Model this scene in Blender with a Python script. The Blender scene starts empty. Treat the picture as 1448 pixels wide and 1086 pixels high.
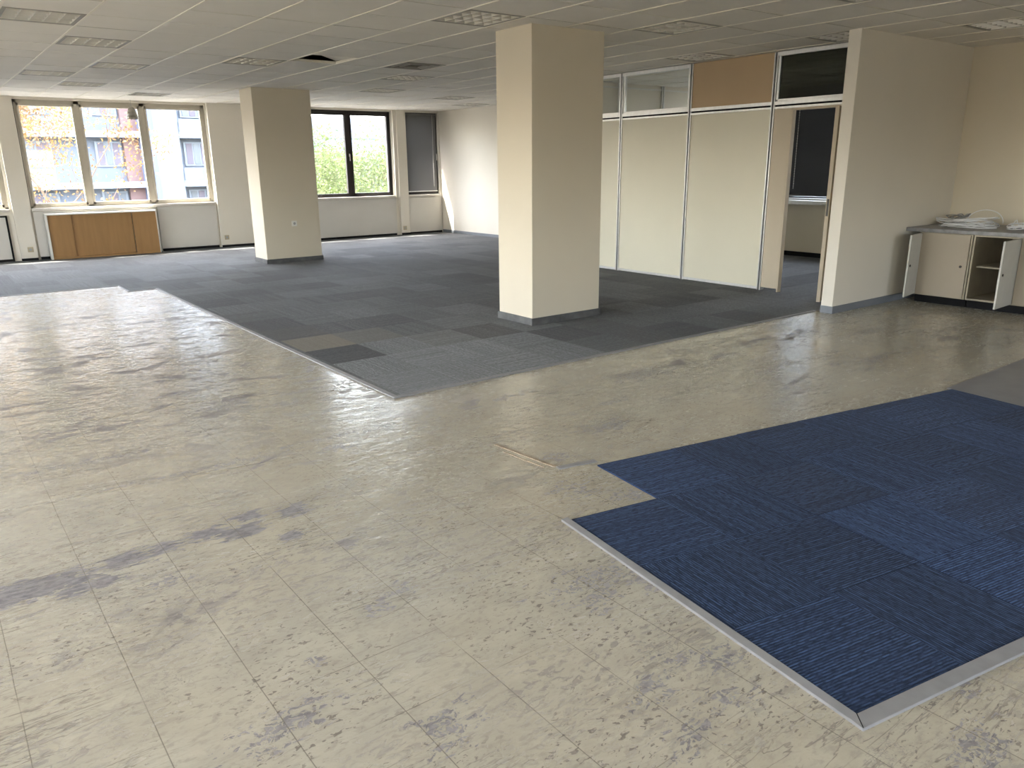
import bpy, math, random
from mathutils import Vector, Matrix
import numpy as np
random.seed(7)
sc = bpy.context.scene
COL = sc.collection
PI = math.pi

# ------------------------------------------------------------------ camera, world, sun, exposure
F, PITCH, ROLL, TH, CX, CY, EYE = 1096.109, .2866, .0116, .9269, 719.25, 556.6, 1.55
ZC = 2.775
def camera():
    c, s = math.cos, math.sin
    fwd = np.array([0, c(PITCH), -s(PITCH)]); right = np.array([1., 0, 0]); down = np.cross(fwd, right)
    r2 = c(ROLL)*right + s(ROLL)*down; d2 = -s(ROLL)*right + c(ROLL)*down
    W = np.array([[s(TH), c(TH), 0], [-c(TH), s(TH), 0], [0, 0, 1.]])
    R = np.array([r2, d2, fwd]) @ W.T
    cd = bpy.data.cameras.new('camera'); cam = bpy.data.objects.new('camera', cd); COL.objects.link(cam)
    m = Matrix([[R[0][i], -R[1][i], -R[2][i]] for i in range(3)]).to_4x4()
    m.translation = (0, 0, EYE)
    cam.matrix_world = m
    cd.sensor_width = 36; cd.lens = F/1448*36; cd.clip_end = 500
    cd.shift_x = (724-CX)/1448; cd.shift_y = (CY-543)/1448
    sc.camera = cam
camera()

sc.view_settings.view_transform = 'Standard'; sc.view_settings.look = 'None'
sc.view_settings.gamma = 1; sc.view_settings.use_curve_mapping = False
sc.view_settings.exposure = 2.3
SUN_DIR = Vector((.42, -.36, -.84)).normalized()       # direction the sunlight travels
SKY = 1.0
w = bpy.data.worlds.new('World'); sc.world = w; w.use_nodes = True
nt = w.node_tree; bg = nt.nodes['Background']
sk = nt.nodes.new('ShaderNodeTexSky'); sk.sky_type = 'NISHITA'; sk.sun_disc = False
sk.sun_elevation = math.asin(-SUN_DIR.z); sk.sun_rotation = math.atan2(-SUN_DIR.x, -SUN_DIR.y)
sk.air_density = 1.0; sk.dust_density = 2.5; sk.ozone_density = 1.0
hs = nt.nodes.new('ShaderNodeHueSaturation'); hs.inputs['Saturation'].default_value = .45
nt.links.new(sk.outputs[0], hs.inputs['Color'])
wm = nt.nodes.new('ShaderNodeMix'); wm.data_type = 'RGBA'; wm.blend_type = 'MULTIPLY'; wm.inputs[0].default_value = 1; wm.inputs[7].default_value = (1.02, .985, .985, 1)
nt.links.new(hs.outputs[0], wm.inputs[6]); nt.links.new(wm.outputs[2], bg.inputs[0])
bg.inputs[1].default_value = SKY
sd = bpy.data.lights.new('sun', 'SUN'); so = bpy.data.objects.new('sun', sd); COL.objects.link(so)
sd.energy = 7; sd.angle = .009; sd.color = (1, .93, .82)
so.rotation_euler = SUN_DIR.to_track_quat('-Z', 'Y').to_euler()
cy = sc.cycles
cy.use_denoising = True; cy.max_bounces = 12; cy.diffuse_bounces = 7; cy.glossy_bounces = 5
cy.transparent_max_bounces = 12; cy.transmission_bounces = 6; cy.sample_clamp_indirect = 8; cy.caustics_reflective = False
cy.caustics_refractive = False

def portal(loc, sx, sy, normal):
    d = bpy.data.lights.new('portal', 'AREA'); d.shape = 'RECTANGLE'; d.size = sx; d.size_y = sy
    d.cycles.is_portal = True
    o = bpy.data.objects.new('portal', d); COL.objects.link(o); o.location = loc
    o.rotation_euler = Vector(normal).to_track_quat('-Z', 'Z').to_euler()

# ------------------------------------------------------------------ helpers
class MB:
    """collects shapes and links them as one mesh object"""
    def __init__(s): s.v = []; s.f = []; s.m = []; s.uv = {}; s.tint = []; s.sm = []
    def poly(s, pts, mi=0, uv=None, tint=None, smooth=False):
        n = len(s.v); s.v += [tuple(p) for p in pts]; s.f.append(tuple(range(n, n+len(pts)))); s.m.append(mi)
        if uv: s.uv[len(s.f)-1] = uv
        s.tint.append(tint or (0, 0, 0, 1)); s.sm.append(smooth); return s
    def face(s, idx, mi=0, smooth=False):
        s.f.append(tuple(idx)); s.m.append(mi); s.tint.append((0, 0, 0, 1)); s.sm.append(smooth)
    def box(s, x0, x1, y0, y1, z0, z1, mi=0, M=None, tint=None):
        P = [Vector((x, y, z)) for z in (z0, z1) for y in (y0, y1) for x in (x0, x1)]
        if M is not None: P = [M @ p for p in P]
        n = len(s.v); s.v += [tuple(p) for p in P]
        for q in ((0, 2, 3, 1), (4, 5, 7, 6), (0, 1, 5, 4), (2, 6, 7, 3), (0, 4, 6, 2), (1, 3, 7, 5)):
            s.f.append(tuple(n+i for i in q)); s.m.append(mi); s.tint.append(tint or (0, 0, 0, 1)); s.sm.append(False)
        return s
    def prism(s, pts2, z0, z1, mi=0):
        n = len(s.v); k = len(pts2)
        s.v += [(p[0], p[1], z0) for p in pts2] + [(p[0], p[1], z1) for p in pts2]
        s.face([n+i for i in range(k)][::-1], mi); s.face([n+k+i for i in range(k)], mi)
        for i in range(k): s.face([n+i, n+(i+1) % k, n+k+(i+1) % k, n+k+i], mi)
        return s
    def sweep(s, prof, a, b, up=Vector((0, 0, 1)), mi=0):
        """extrude a profile [(side, height)] from a to b"""
        a, b = Vector(a), Vector(b); d = (b-a).normalized(); side = d.cross(up).normalized()
        n = len(s.v); k = len(prof)
        for P in (a, b): s.v += [tuple(P+side*u+up*h) for u, h in prof]
        for i in range(k): s.face([n+i, n+(i+1) % k, n+k+(i+1) % k, n+k+i], mi)
        s.face([n+i for i in range(k)][::-1], mi); s.face([n+k+i for i in range(k)], mi)
        return s
    def tube(s, pts, r, n=8, mi=0, closed=False, cap=True):
        pts = [Vector(p) for p in pts]; base = len(s.v); K = len(pts); prev = None
        rr = r if isinstance(r, (list, tuple)) else [r]*K
        for i, p in enumerate(pts):
            if closed: d = pts[(i+1) % K]-pts[i-1]
            else: d = pts[min(i+1, K-1)]-pts[max(i-1, 0)]
            d = d.normalized() if d.length > 1e-9 else Vector((0, 0, 1))
            if prev is None:
                a = d.orthogonal().normalized()
            else:
                a = prev-d*prev.dot(d); a = a.normalized() if a.length > 1e-6 else d.orthogonal().normalized()
            prev = a; b = d.cross(a)
            s.v += [tuple(p+(a*math.cos(2*PI*j/n)+b*math.sin(2*PI*j/n))*rr[i]) for j in range(n)]
        for i in range(K if closed else K-1):
            i2 = (i+1) % K
            for j in range(n):
                s.face([base+i*n+j, base+i*n+(j+1) % n, base+i2*n+(j+1) % n, base+i2*n+j], mi, True)
        if cap and not closed:
            s.face([base+j for j in range(n)][::-1], mi); s.face([base+(K-1)*n+j for j in range(n)], mi)
        return s
    def build(s, name, mats, parent=None, loc=None, bevel=0):
        me = bpy.data.meshes.new(name); me.from_pydata(s.v, [], s.f)
        mats = mats if isinstance(mats, (list, tuple)) else [mats]
        for m in mats: me.materials.append(m)
        me.polygons.foreach_set('material_index', s.m); me.polygons.foreach_set('use_smooth', s.sm)
        if s.uv:
            me.uv_layers.new(name='tile'); me.color_attributes.new('tint', 'FLOAT_COLOR', 'CORNER')
            ul = me.uv_layers['tile']; ca = me.color_attributes['tint']
            for fi, p in enumerate(me.polygons):
                for k, li in enumerate(p.loop_indices):
                    if fi in s.uv: ul.data[li].uv = s.uv[fi][k]
                    ca.data[li].color = s.tint[fi]
        me.update()
        o = bpy.data.objects.new(name, me); COL.objects.link(o)
        if parent is not None: o.parent = parent
        if loc is not None: o.location = loc
        if bevel:
            b = o.modifiers.new('b', 'BEVEL'); b.width = bevel; b.segments = 2; b.limit_method = 'ANGLE'
        return o
def tag(o, label=None, cat=None, group=None, kind=None):
    if label: o['label'] = label
    if cat: o['category'] = cat
    if group: o['group'] = group
    if kind: o['kind'] = kind
    return o
def empty(name, loc=(0, 0, 0), rz=0):
    o = bpy.data.objects.new(name, None); COL.objects.link(o); o.location = loc; o.rotation_euler = (0, 0, rz)
    o.empty_display_size = .1; return o
def struct(o): o['kind'] = 'structure'; return o
def copy_tree(o, parent=None):
    c = o.copy(); COL.objects.link(c); c.parent = parent
    for ch in [q for q in bpy.data.objects if q.parent == o]: copy_tree(ch, c)
    return c

# ------------------------------------------------------------------ materials
def mat(name, col, rough=.6, metal=0, spec=.5, noise=0, nscale=8, bump=0, bscale=60, stretch=None):
    m = bpy.data.materials.new(name); m.use_nodes = True; t = m.node_tree; b = t.nodes['Principled BSDF']
    b.inputs['Roughness'].default_value = rough; b.inputs['Metallic'].default_value = metal
    b.inputs['Specular IOR Level'].default_value = spec
    b.inputs['Base Color'].default_value = (*col, 1)
    tc = t.nodes.new('ShaderNodeTexCoord'); mp = t.nodes.new('ShaderNodeMapping')
    t.links.new(tc.outputs['Object'], mp.inputs[0])
    if stretch: mp.inputs['Scale'].default_value = stretch
    if noise:
        n = t.nodes.new('ShaderNodeTexNoise'); n.inputs['Scale'].default_value = nscale; n.inputs['Detail'].default_value = 5
        t.links.new(mp.outputs[0], n.inputs['Vector'])
        r = t.nodes.new('ShaderNodeValToRGB'); r.color_ramp.elements[0].position = .3; r.color_ramp.elements[1].position = .7
        r.color_ramp.elements[0].color = (*[c*(1-noise) for c in col], 1)
        r.color_ramp.elements[1].color = (*[min(1, c*(1+noise)) for c in col], 1)
        t.links.new(n.outputs['Fac'], r.inputs[0]); t.links.new(r.outputs[0], b.inputs['Base Color'])
    if bump:
        n = t.nodes.new('ShaderNodeTexNoise'); n.inputs['Scale'].default_value = bscale; n.inputs['Detail'].default_value = 3
        t.links.new(mp.outputs[0], n.inputs['Vector'])
        bp = t.nodes.new('ShaderNodeBump'); bp.inputs['Strength'].default_value = bump; bp.inputs['Distance'].default_value = .01
        t.links.new(n.outputs['Fac'], bp.inputs['Height']); t.links.new(bp.outputs[0], b.inputs['Normal'])
    return m
def glass_mat(name, tint=(1, 1, 1), refl=.08):
    m = bpy.data.materials.new(name); m.use_nodes = True; t = m.node_tree; t.nodes.clear()
    o = t.nodes.new('ShaderNodeOutputMaterial'); mx = t.nodes.new('ShaderNodeMixShader')
    tr = t.nodes.new('ShaderNodeBsdfTransparent'); tr.inputs[0].default_value = (*tint, 1)
    gl = t.nodes.new('ShaderNodeBsdfGlossy'); gl.inputs['Roughness'].default_value = .02
    lw = t.nodes.new('ShaderNodeLayerWeight'); lw.inputs[0].default_value = .5
    pw = t.nodes.new('ShaderNodeMath'); pw.operation = 'POWER'; pw.inputs[1].default_value = 5; t.links.new(lw.outputs['Facing'], pw.inputs[0])
    ma = t.nodes.new('ShaderNodeMath'); ma.operation = 'MULTIPLY_ADD'; ma.inputs[1].default_value = 1-refl/2; ma.inputs[2].default_value = refl/2
    t.links.new(pw.outputs[0], ma.inputs[0]); t.links.new(ma.outputs[0], mx.inputs[0]); t.links.new(tr.outputs[0], mx.inputs[1]); t.links.new(gl.outputs[0], mx.inputs[2])
    t.links.new(mx.outputs[0], o.inputs[0]); return m
M = {}
M['wall'] = mat('cream_paint', (.67, .60, .475), .75, noise=.025, nscale=1.2, bump=.05, bscale=180)
M['wall_white'] = mat('pale_cream_paint', (.73, .685, .60), .75, noise=.025, nscale=1.2, bump=.05, bscale=180)
M['cover'] = mat('grey_white_lacquer', (.60, .575, .53), .5, noise=.03, nscale=2)
M['panel'] = mat('ivory_laminate', (.73, .69, .55), .42, noise=.02, nscale=1.5)
M['tan_panel'] = mat('tan_laminate', (.50, .36, .21), .5, noise=.03, nscale=2)
M['alu'] = mat('brushed_aluminium', (.72, .72, .70), .35, .75, noise=.05, nscale=30, stretch=(1, 1, .05))
M['dark_gap'] = mat('black_rubber_and_gap_shade', (.007, .007, .008), .8, spec=.2)  # real black parts, plus gaps whose shade is filled in black
M['win_alu'] = mat('beige_grey_aluminium', (.52, .48, .40), .5, .2, noise=.05, nscale=6)
M['win_dark'] = mat('dark_brown_aluminium', (.025, .021, .020), .45, .3)
M['sill'] = mat('pale_stone_sill', (.66, .62, .57), .45, noise=.05, nscale=10)
M['white_plastic'] = mat('white_plastic', (.75, .73, .68), .4)
M['yellowed_plastic'] = mat('yellowed_plastic', (.45, .38, .26), .5)
M['ply'] = mat('orange_brown_laminate', (.33, .18, .065), .5, noise=.08, nscale=3, stretch=(6, 1, .6))
M['door_face'] = mat('beige_laminate', (.58, .50, .38), .5, noise=.03, nscale=2)
M['cab_face'] = mat('taupe_laminate', (.36, .305, .235), .5, noise=.03, nscale=2)
M['door_inner'] = mat('off_white_laminate', (.52, .51, .47), .5, noise=.06, nscale=5)
M['carcass'] = mat('cream_chipboard', (.34, .30, .225), .6, noise=.1, nscale=7)
M['worktop'] = mat('grey_laminate_worktop', (.20, .20, .205), .4, noise=.25, nscale=14)
M['skirt'] = mat('grey_vinyl_skirting', (.19, .205, .23), .55, noise=.1, nscale=5)
M['skirt_dk'] = mat('dark_grey_skirting', (.10, .10, .098), .6, noise=.35, nscale=9)
M['trim'] = mat('grey_edge_trim', (.25, .245, .245), .6, 0, noise=.12, nscale=12)
M['trim_brown'] = mat('brown_glue_strip', (.34, .27, .19), .6, noise=.35, nscale=20)
M['tile'] = mat('mineral_ceiling_tile', (.76, .73, .68), .85, noise=.04, nscale=1.3, bump=.25, bscale=420)
M['tile_edge'] = mat('tile_edge_grey', (.30, .285, .25), .9)
M['tee'] = mat('white_steel_tee', (.74, .70, .60), .4)
M['lamp_body'] = mat('white_steel_housing', (.30, .285, .25), .5)
M['louvre'] = mat('aluminium_louvre', (.78, .75, .68), .4, .3)
M['lamp_inner'] = mat('shade_dark_lamp_reflector', (.055, .052, .045), .5)  # near-black colour stands in for the shade inside the unlit cells
M['tube'] = mat('unlit_fluorescent_tube', (.34, .33, .30), .3)
M['plenum'] = mat('dark_plenum', (.20, .185, .16), .9)
M['slat_grey'] = mat('grey_blind_slat', (.17, .17, .17), .5, .2)
M['slat_dark'] = mat('dark_blind_slat', (.03, .03, .032), .6)
M['cord'] = mat('pale_bead_cord', (.5, .48, .44), .5)
M['cable_white'] = mat('white_cable_sheath', (.74, .75, .76), .4)
M['cable_grey'] = mat('grey_cable_sheath', (.36, .36, .35), .5)
M['cable_black'] = mat('black_connector', (.02, .02, .022), .4)
M['metal_dark'] = mat('dark_hinge_steel', (.06, .055, .05), .4, .6)
M['chrome'] = mat('satin_steel', (.6, .6, .58), .3, .9)
M['shade'] = mat('grey_beige_lamp_shade', (.27, .25, .21), .5)
M['glass'] = glass_mat('clear_window_glass', (.97, .985, .98))
M['glass_int'] = glass_mat('partition_glass', (.94, .95, .94))
M['glass_dark'] = glass_mat('dark_tint_partition_glass', (.24, .25, .215), .12)  # darker tint flattens what shows through the pane over the doorway
M['grey_floor'] = mat('grey_lino', (.22, .22, .225), .5, noise=.12, nscale=4, bump=.1, bscale=40)
# outside
M['fac'] = mat('pale_blue_render', (.135, .155, .19), .9, noise=.04, nscale=.5)
M['fac_white'] = mat('white_render', (.205, .23, .265), .9)
M['fac_col'] = mat('blue_grey_render', (.11, .14, .22), .9)
M['brick'] = mat('faded_brick_red', (.17, .11, .105), .9, noise=.15, nscale=12, stretch=(1, 1, 6))
M['fac_glass'] = mat('shaded_pane', (.10, .115, .135), .3)
M['curtain'] = mat('lilac_curtain', (.125, .11, .135), .8)
M['bark'] = mat('tan_bark', (.16, .10, .065), .9, noise=.2, nscale=6)
M['leaf_or'] = mat('autumn_leaf', (.17, .095, .028), .7, noise=.5, nscale=1.5)
M['leaf_gr'] = mat('yellow_green_leaf', (.07, .095, .022), .7, noise=.45, nscale=1.2)
M['ground'] = mat('grey_asphalt', (.10, .10, .095), .95, noise=.1, nscale=.6)
for k in ('leaf_or', 'leaf_gr'):
    t = M[k].node_tree; b = t.nodes['Principled BSDF']; b.inputs['Subsurface Weight'].default_value = 0
    o = [n for n in t.nodes if n.type == 'OUTPUT_MATERIAL'][0]
    tl = t.nodes.new('ShaderNodeBsdfTranslucent'); mx = t.nodes.new('ShaderNodeMixShader'); mx.inputs[0].default_value = .5
    t.links.new(b.inputs['Base Color'].links[0].from_socket, tl.inputs[0])
    t.links.new(b.outputs[0], mx.inputs[1]); t.links.new(tl.outputs[0], mx.inputs[2]); t.links.new(mx.outputs[0], o.inputs[0])

class NT:
    """small helper for longer node trees"""
    def __init__(s, name):
        s.m = bpy.data.materials.new(name); s.m.use_nodes = True; s.t = s.m.node_tree; s.b = s.t.nodes['Principled BSDF']
    def n(s, typ, **kw):
        x = s.t.nodes.new('ShaderNode'+typ)
        for k, v in kw.items():
            if k.startswith('i_'): x.inputs[k[2:].replace('_', ' ')].default_value = v
            else: setattr(x, k, v)
        return x
    def l(s, a, b): s.t.links.new(a, b)
    def math(s, op, a, b=None, c=None, clamp=False):
        x = s.n('Math', operation=op); x.use_clamp = clamp
        for i, q in enumerate((a, b, c)):
            if q is None: continue
            if isinstance(q, (int, float)): x.inputs[i].default_value = q
            else: s.l(q, x.inputs[i])
        return x.outputs[0]
    def noise(s, vec, scale, detail=4, rough=.55, dist=0, sc=None, loc=None):
        if sc or loc:
            mp = s.n('Mapping'); s.l(vec, mp.inputs[0])
            if sc: mp.inputs['Scale'].default_value = sc
            if loc: mp.inputs['Location'].default_value = loc
            vec = mp.outputs[0]
        x = s.n('TexNoise'); x.inputs['Scale'].default_value = scale; x.inputs['Detail'].default_value = detail
        x.inputs['Roughness'].default_value = rough; x.inputs['Distortion'].default_value = dist
        s.l(vec, x.inputs['Vector']); return x.outputs['Fac']
    def step(s, v, lo, hi):
        x = s.n('MapRange'); x.interpolation_type = 'SMOOTHSTEP'
        for i, q in ((1, lo), (2, hi)): x.inputs[i].default_value = q
        s.l(v, x.inputs[0]); return x.outputs[0]
    def mix(s, f, a, b, mode='MIX'):
        x = s.n('Mix', data_type='RGBA', blend_type=mode)
        if isinstance(f, (int, float)): x.inputs[0].default_value = f
        else: s.l(f, x.inputs[0])
        for i, q in ((6, a), (7, b)):
            if isinstance(q, tuple): x.inputs[i].default_value = (*q, 1)
            else: s.l(q, x.inputs[i])
        return x.outputs[2]

# places where the wear layer is gone: x, y, half sizes, angle
WORN_SOLID = [(.11, 3.235, .23, .085, -.03), (.30, 3.13, .11, .04, 0), (.47, 3.27, .085, .065, 0), (.615, 3.28, .06, .05, 0), (.79, 3.30, .08, .06, 0),
         (.94, 3.23, .085, .06, 0), (1.00, 3.37, .07, .045, 0), (1.20, 3.30, .06, .06, 0), (1.09, 3.05, .05, .035, 0)]
WORN_LOOSE = [(.55, 2.98, .10, .05, 0), (1.12, 2.30, .10, .05, .2), (1.26, 2.36, .06, .05, .5), (2.43, 2.67, .15, .11, .1), (2.62, 3.04, .12, .08, 0), (2.55, 2.45, .10, .07, 0),
         (3.20, 3.25, .21, .11, 0), (4.24, 3.98, .28, .13, 0), (1.90, 1.95, .28, .10, -.15), (1.80, 1.83, .12, .07, .4), (2.12, 1.80, .14, .08, 0), (1.56, 1.38, .09, .06, .4),
         (1.82, 1.36, .16, .06, -.5), (1.70, 1.20, .11, .05, -.4), (1.52, 1.157, .10, .06, .2), (2.06, .64, .16, .06, .2), (2.30, .78, .06, .05, 0), (1.74, 3.94, .14, .06, 0),
         (5.69, 3.23, .16, .05, 0), (5.25, 3.45, .3, .04, .1), (6.50, 4.08, .30, .08, 0), (6.10, 3.10, .22, .09, 0), (5.2, 3.95, .25, .05, 0), (4.9, 3.1, .3, .03, .25),
         (1.52, 5.20, .20, .10, 0), (1.80, 5.0, .2, .06, 0), (1.35, 5.72, .16, .06, 0), (1.05, 4.10, .5, .035, -.05), (.55, 4.62, .45, .04, -.1), (1.75, 4.15, .6, .03, -.03),
         (7.1, 3.7, .3, .07, 0), (1.04, 7.3, .2, .06, 0), (3.1, 4.15, .2, .05, 0), (3.6, 3.6, .2, .05, 0), (.80, 2.12, .04, .03, 0), (1.0, 1.62, .12, .09, .3), (.62, 1.9, .15, .08, 0)]
def vinyl():
    k = NT('worn_vinyl_tiles'); tc = k.n('TexCoord'); P = tc.outputs['Object']
    sep = k.n('SeparateXYZ'); k.l(P, sep.inputs[0]); X, Y = sep.outputs[0], sep.outputs[1]
    T = .304
    def seam(c, off, w):
        a = k.math('DIVIDE', k.math('SUBTRACT', c, off), T)
        fr = k.math('ABSOLUTE', k.math('SUBTRACT', k.math('FRACT', a), .5))
        return k.step(fr, .5-w/T, .5-w*.35/T), k.math('FLOOR', a)
    wob = k.math('MULTIPLY', k.math('SUBTRACT', k.noise(P, 3, 2), .5), .006)
    sx, ix = seam(k.math('ADD', X, wob), 0.0, .0022)
    sy, iy = seam(k.math('ADD', Y, wob), .221, .0020)
    cv = k.n('CombineXYZ'); k.l(ix, cv.inputs[0]); k.l(iy, cv.inputs[1])
    wn = k.n('TexWhiteNoise', noise_dimensions='2D'); k.l(cv.outputs[0], wn.inputs['Vector'])
    rnd = wn.outputs['Value']
    big = k.noise(P, .45, 3)
    mid = k.noise(P, 5, 6, .6, .3, sc=(.8, 1.15, 1))
    fine = k.noise(P, 30, 4, .6, .5, sc=(.7, 1.3, 1))
    base = k.mix(k.step(big, .35, .65), (.455, .41, .315), (.455, .43, .36))
    base = k.mix(k.math('MULTIPLY', rnd, .30), base, (.40, .37, .30))
    base = k.mix(k.math('MULTIPLY', k.step(mid, .35, .72), .34), base, (.60, .565, .45))
    base = k.mix(k.math('MULTIPLY', k.step(fine, .50, .68), .50), base, (.33, .30, .245))
    # grime that gathers in cloudy stretches, drawn out along the room
    cl = k.noise(P, 1.3, 5, .6, .4, sc=(.55, 1.3, 1), loc=(3.1, 7.7, 0))
    sp = k.noise(P, 26, 5, .62, 1.0, sc=(.6, 1.3, 1), loc=(1, 2, 0))
    far = k.math('MULTIPLY', k.step(Y, 3.6, 5.2), k.math('SUBTRACT', 1, k.step(X, 2.5, 4.5)))
    scuff = k.math('MULTIPLY', k.math('MAXIMUM', k.step(cl, .40, .60), k.math('MULTIPLY', far, .7)), k.step(sp, .535, .575))
    base = k.mix(k.math('MULTIPLY', scuff, .60), base, (.19, .168, .145))
    sp2 = k.noise(P, 52, 3, .55, .8, sc=(.7, 1.25, 1), loc=(4, 2, 0))
    cl3 = k.noise(P, 1.9, 6, .65, .5, sc=(.7, 1.15, 1), loc=(8, 2, 0))
    speck = k.math('MULTIPLY', k.step(cl3, .40, .56), k.step(sp2, .60, .635))
    base = k.mix(k.math('MULTIPLY', speck, .75), base, (.17, .15, .13))
    # longer rubbed streaks where desks and chairs stood, thickest towards the windows
    sk_ = k.noise(P, 4.2, 7, .72, .5, sc=(.7, 1.35, 1), loc=(17, 5, 0))
    zone = k.math('MAXIMUM', k.math('MULTIPLY', far, k.step(k.noise(P, .9, 3, .5, 0, loc=(2, 6, 0)), .30, .50)), k.math('MULTIPLY', k.step(Y, 1.8, 3.2), k.step(k.noise(P, 1.1, 4, .6, .3, sc=(.6, 1.4, 1), loc=(3, 3, 0)), .52, .62)))
    streak = k.math('MULTIPLY', zone, k.step(sk_, .545, .575))
    base = k.mix(k.math('MULTIPLY', streak, .85), base, (.19, .172, .17))
    scuff = k.math('MAXIMUM', scuff, streak)
    # thin dark scratches along x
    st = k.noise(P, 9, 4, .6, .4, sc=(.30, 1.9, 1), loc=(9, 4, 0))
    ridge = k.math('ABSOLUTE', k.math('SUBTRACT', st, .5))
    cl2 = k.noise(P, 2.2, 4, .6, 0, sc=(.6, 1.2, 1), loc=(13, 1, 0))
    scr = k.math('MULTIPLY', k.math('SUBTRACT', 1, k.step(ridge, .006, .020)), k.math('MAXIMUM', k.step(cl2, .46, .62), k.math('MULTIPLY', far, .8)))
    base = k.mix(k.math('MULTIPLY', scr, .6), base, (.20, .18, .16))
    # crackle
    cr = k.noise(P, 26, 3, .55, 1.5, loc=(5, 5, 0))
    crk = k.math('MULTIPLY', k.math('SUBTRACT', 1, k.step(k.math('ABSOLUTE', k.math('SUBTRACT', cr, .5)), .008, .026)),
                 k.step(k.noise(P, 2.6, 4, .6, 0, loc=(21, 3, 0)), .55, .68))
    base = k.mix(k.math('MULTIPLY', crk, .55), base, (.24, .225, .22))
    # patches where the wear layer is gone: x, y, half sizes, angle
    nz = k.noise(P, 17, 5, .65, 1.0, sc=(.6, 1.6, 1), loc=(2, 9, 0)); nz = k.math('MULTIPLY', k.math('SUBTRACT', nz, .5), 3.6)
    wa = k.n('Attribute', attribute_name='wear'); ws = k.n('SeparateColor'); k.l(wa.outputs['Color'], ws.inputs[0])
    ds, dl = ws.outputs[0], ws.outputs[1]
    rag = k.math('MULTIPLY', k.math('SUBTRACT', k.noise(P, 34, 3, .55, .6, sc=(.45, 1.7, 1), loc=(6, 1, 0)), .5), 3.0)
    es = k.math('SUBTRACT', 1, k.step(k.math('ADD', ds, k.math('ADD', k.math('MULTIPLY', nz, .40), rag)), 1.0, 1.08))
    el = k.math('SUBTRACT', 1, k.step(k.math('ADD', dl, k.math('MULTIPLY', k.math('ADD', nz, .12), 1.7)), .80, .95))
    worn = k.math('MAXIMUM', es, k.math('MULTIPLY', el, k.math('MULTIPLY', .9, k.step(k.noise(P, 38, 3, .6, 1.2, loc=(2, 2, 0)), .46, .50))))
    wcol = k.mix(k.step(fine, .4, .6), (.165, .157, .168), (.27, .255, .26))
    base = k.mix(k.math('MULTIPLY', worn, .95), base, wcol)
    # seams
    s2 = k.math('MAXIMUM', k.math('MULTIPLY', sx, k.step(k.noise(P, 1.7, 2), .30, .48)), k.math('MULTIPLY', sy, k.step(k.noise(P, 2.3, 3, loc=(4, 4, 0)), .44, .60)))
    base = k.mix(k.math('MULTIPLY', s2, .75), base, (.17, .155, .125))
    k.l(base, k.b.inputs['Base Color'])
    # swollen joints: long soft ridges along x
    def ridge_line(y0, slope, x0, x1):
        yy = k.math('SUBTRACT', Y, k.math('ADD', k.math('MULTIPLY', X, slope), y0))
        g = k.math('SUBTRACT', 1, k.step(k.math('ABSOLUTE', k.math('ADD', yy, wob)), .0, .022))
        inx = k.math('MULTIPLY', k.step(X, x0, x0+.1), k.math('SUBTRACT', 1, k.step(X, x1-.2, x1)))
        return k.math('MULTIPLY', g, inx)
    rid = k.math('MAXIMUM', ridge_line(5.41, 0, -2, 1.9), k.math('MAXIMUM', ridge_line(7.22, 0, -2, 1.0), ridge_line(4.16, -.12, -1, 1.6)))
    rgh = k.math('ADD', k.math('MULTIPLY', fine, .14), k.math('MULTIPLY', worn, .30))
    rgh = k.math('ADD', rgh, k.math('ADD', k.math('MULTIPLY', mid, .08), .05)); rgh = k.math('ADD', rgh, k.math('MULTIPLY', scuff, .38)); k.l(rgh, k.b.inputs['Roughness'])
    k.b.inputs['Specular IOR Level'].default_value = .65
    bh = k.math('ADD', k.math('MULTIPLY', k.noise(P, 8, 5, .65, .3, sc=(.5, 1.5, 1), loc=(7, 7, 0)), .6),
                k.math('ADD', k.math('MULTIPLY', fine, .14), k.math('MULTIPLY', k.noise(P, 24, 4, .6, 0, sc=(.35, 1.4, 1)), .16)))
    bh = k.math('SUBTRACT', bh, k.math('ADD', k.math('MULTIPLY', s2, .03), k.math('MULTIPLY', worn, .10)))
    bh = k.math('ADD', bh, k.math('MULTIPLY', rid, .7)); bh = k.math('SUBTRACT', bh, k.math('ADD', k.math('MULTIPLY', scuff, .10), k.math('MULTIPLY', scr, .15)))
    bp = k.n('Bump'); bp.inputs['Strength'].default_value = .9; bp.inputs['Distance'].default_value = .006
    k.l(bh, bp.inputs['Height']); k.l(bp.outputs[0], k.b.inputs['Normal'])
    return k.m
M['vinyl'] = vinyl()

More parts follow.
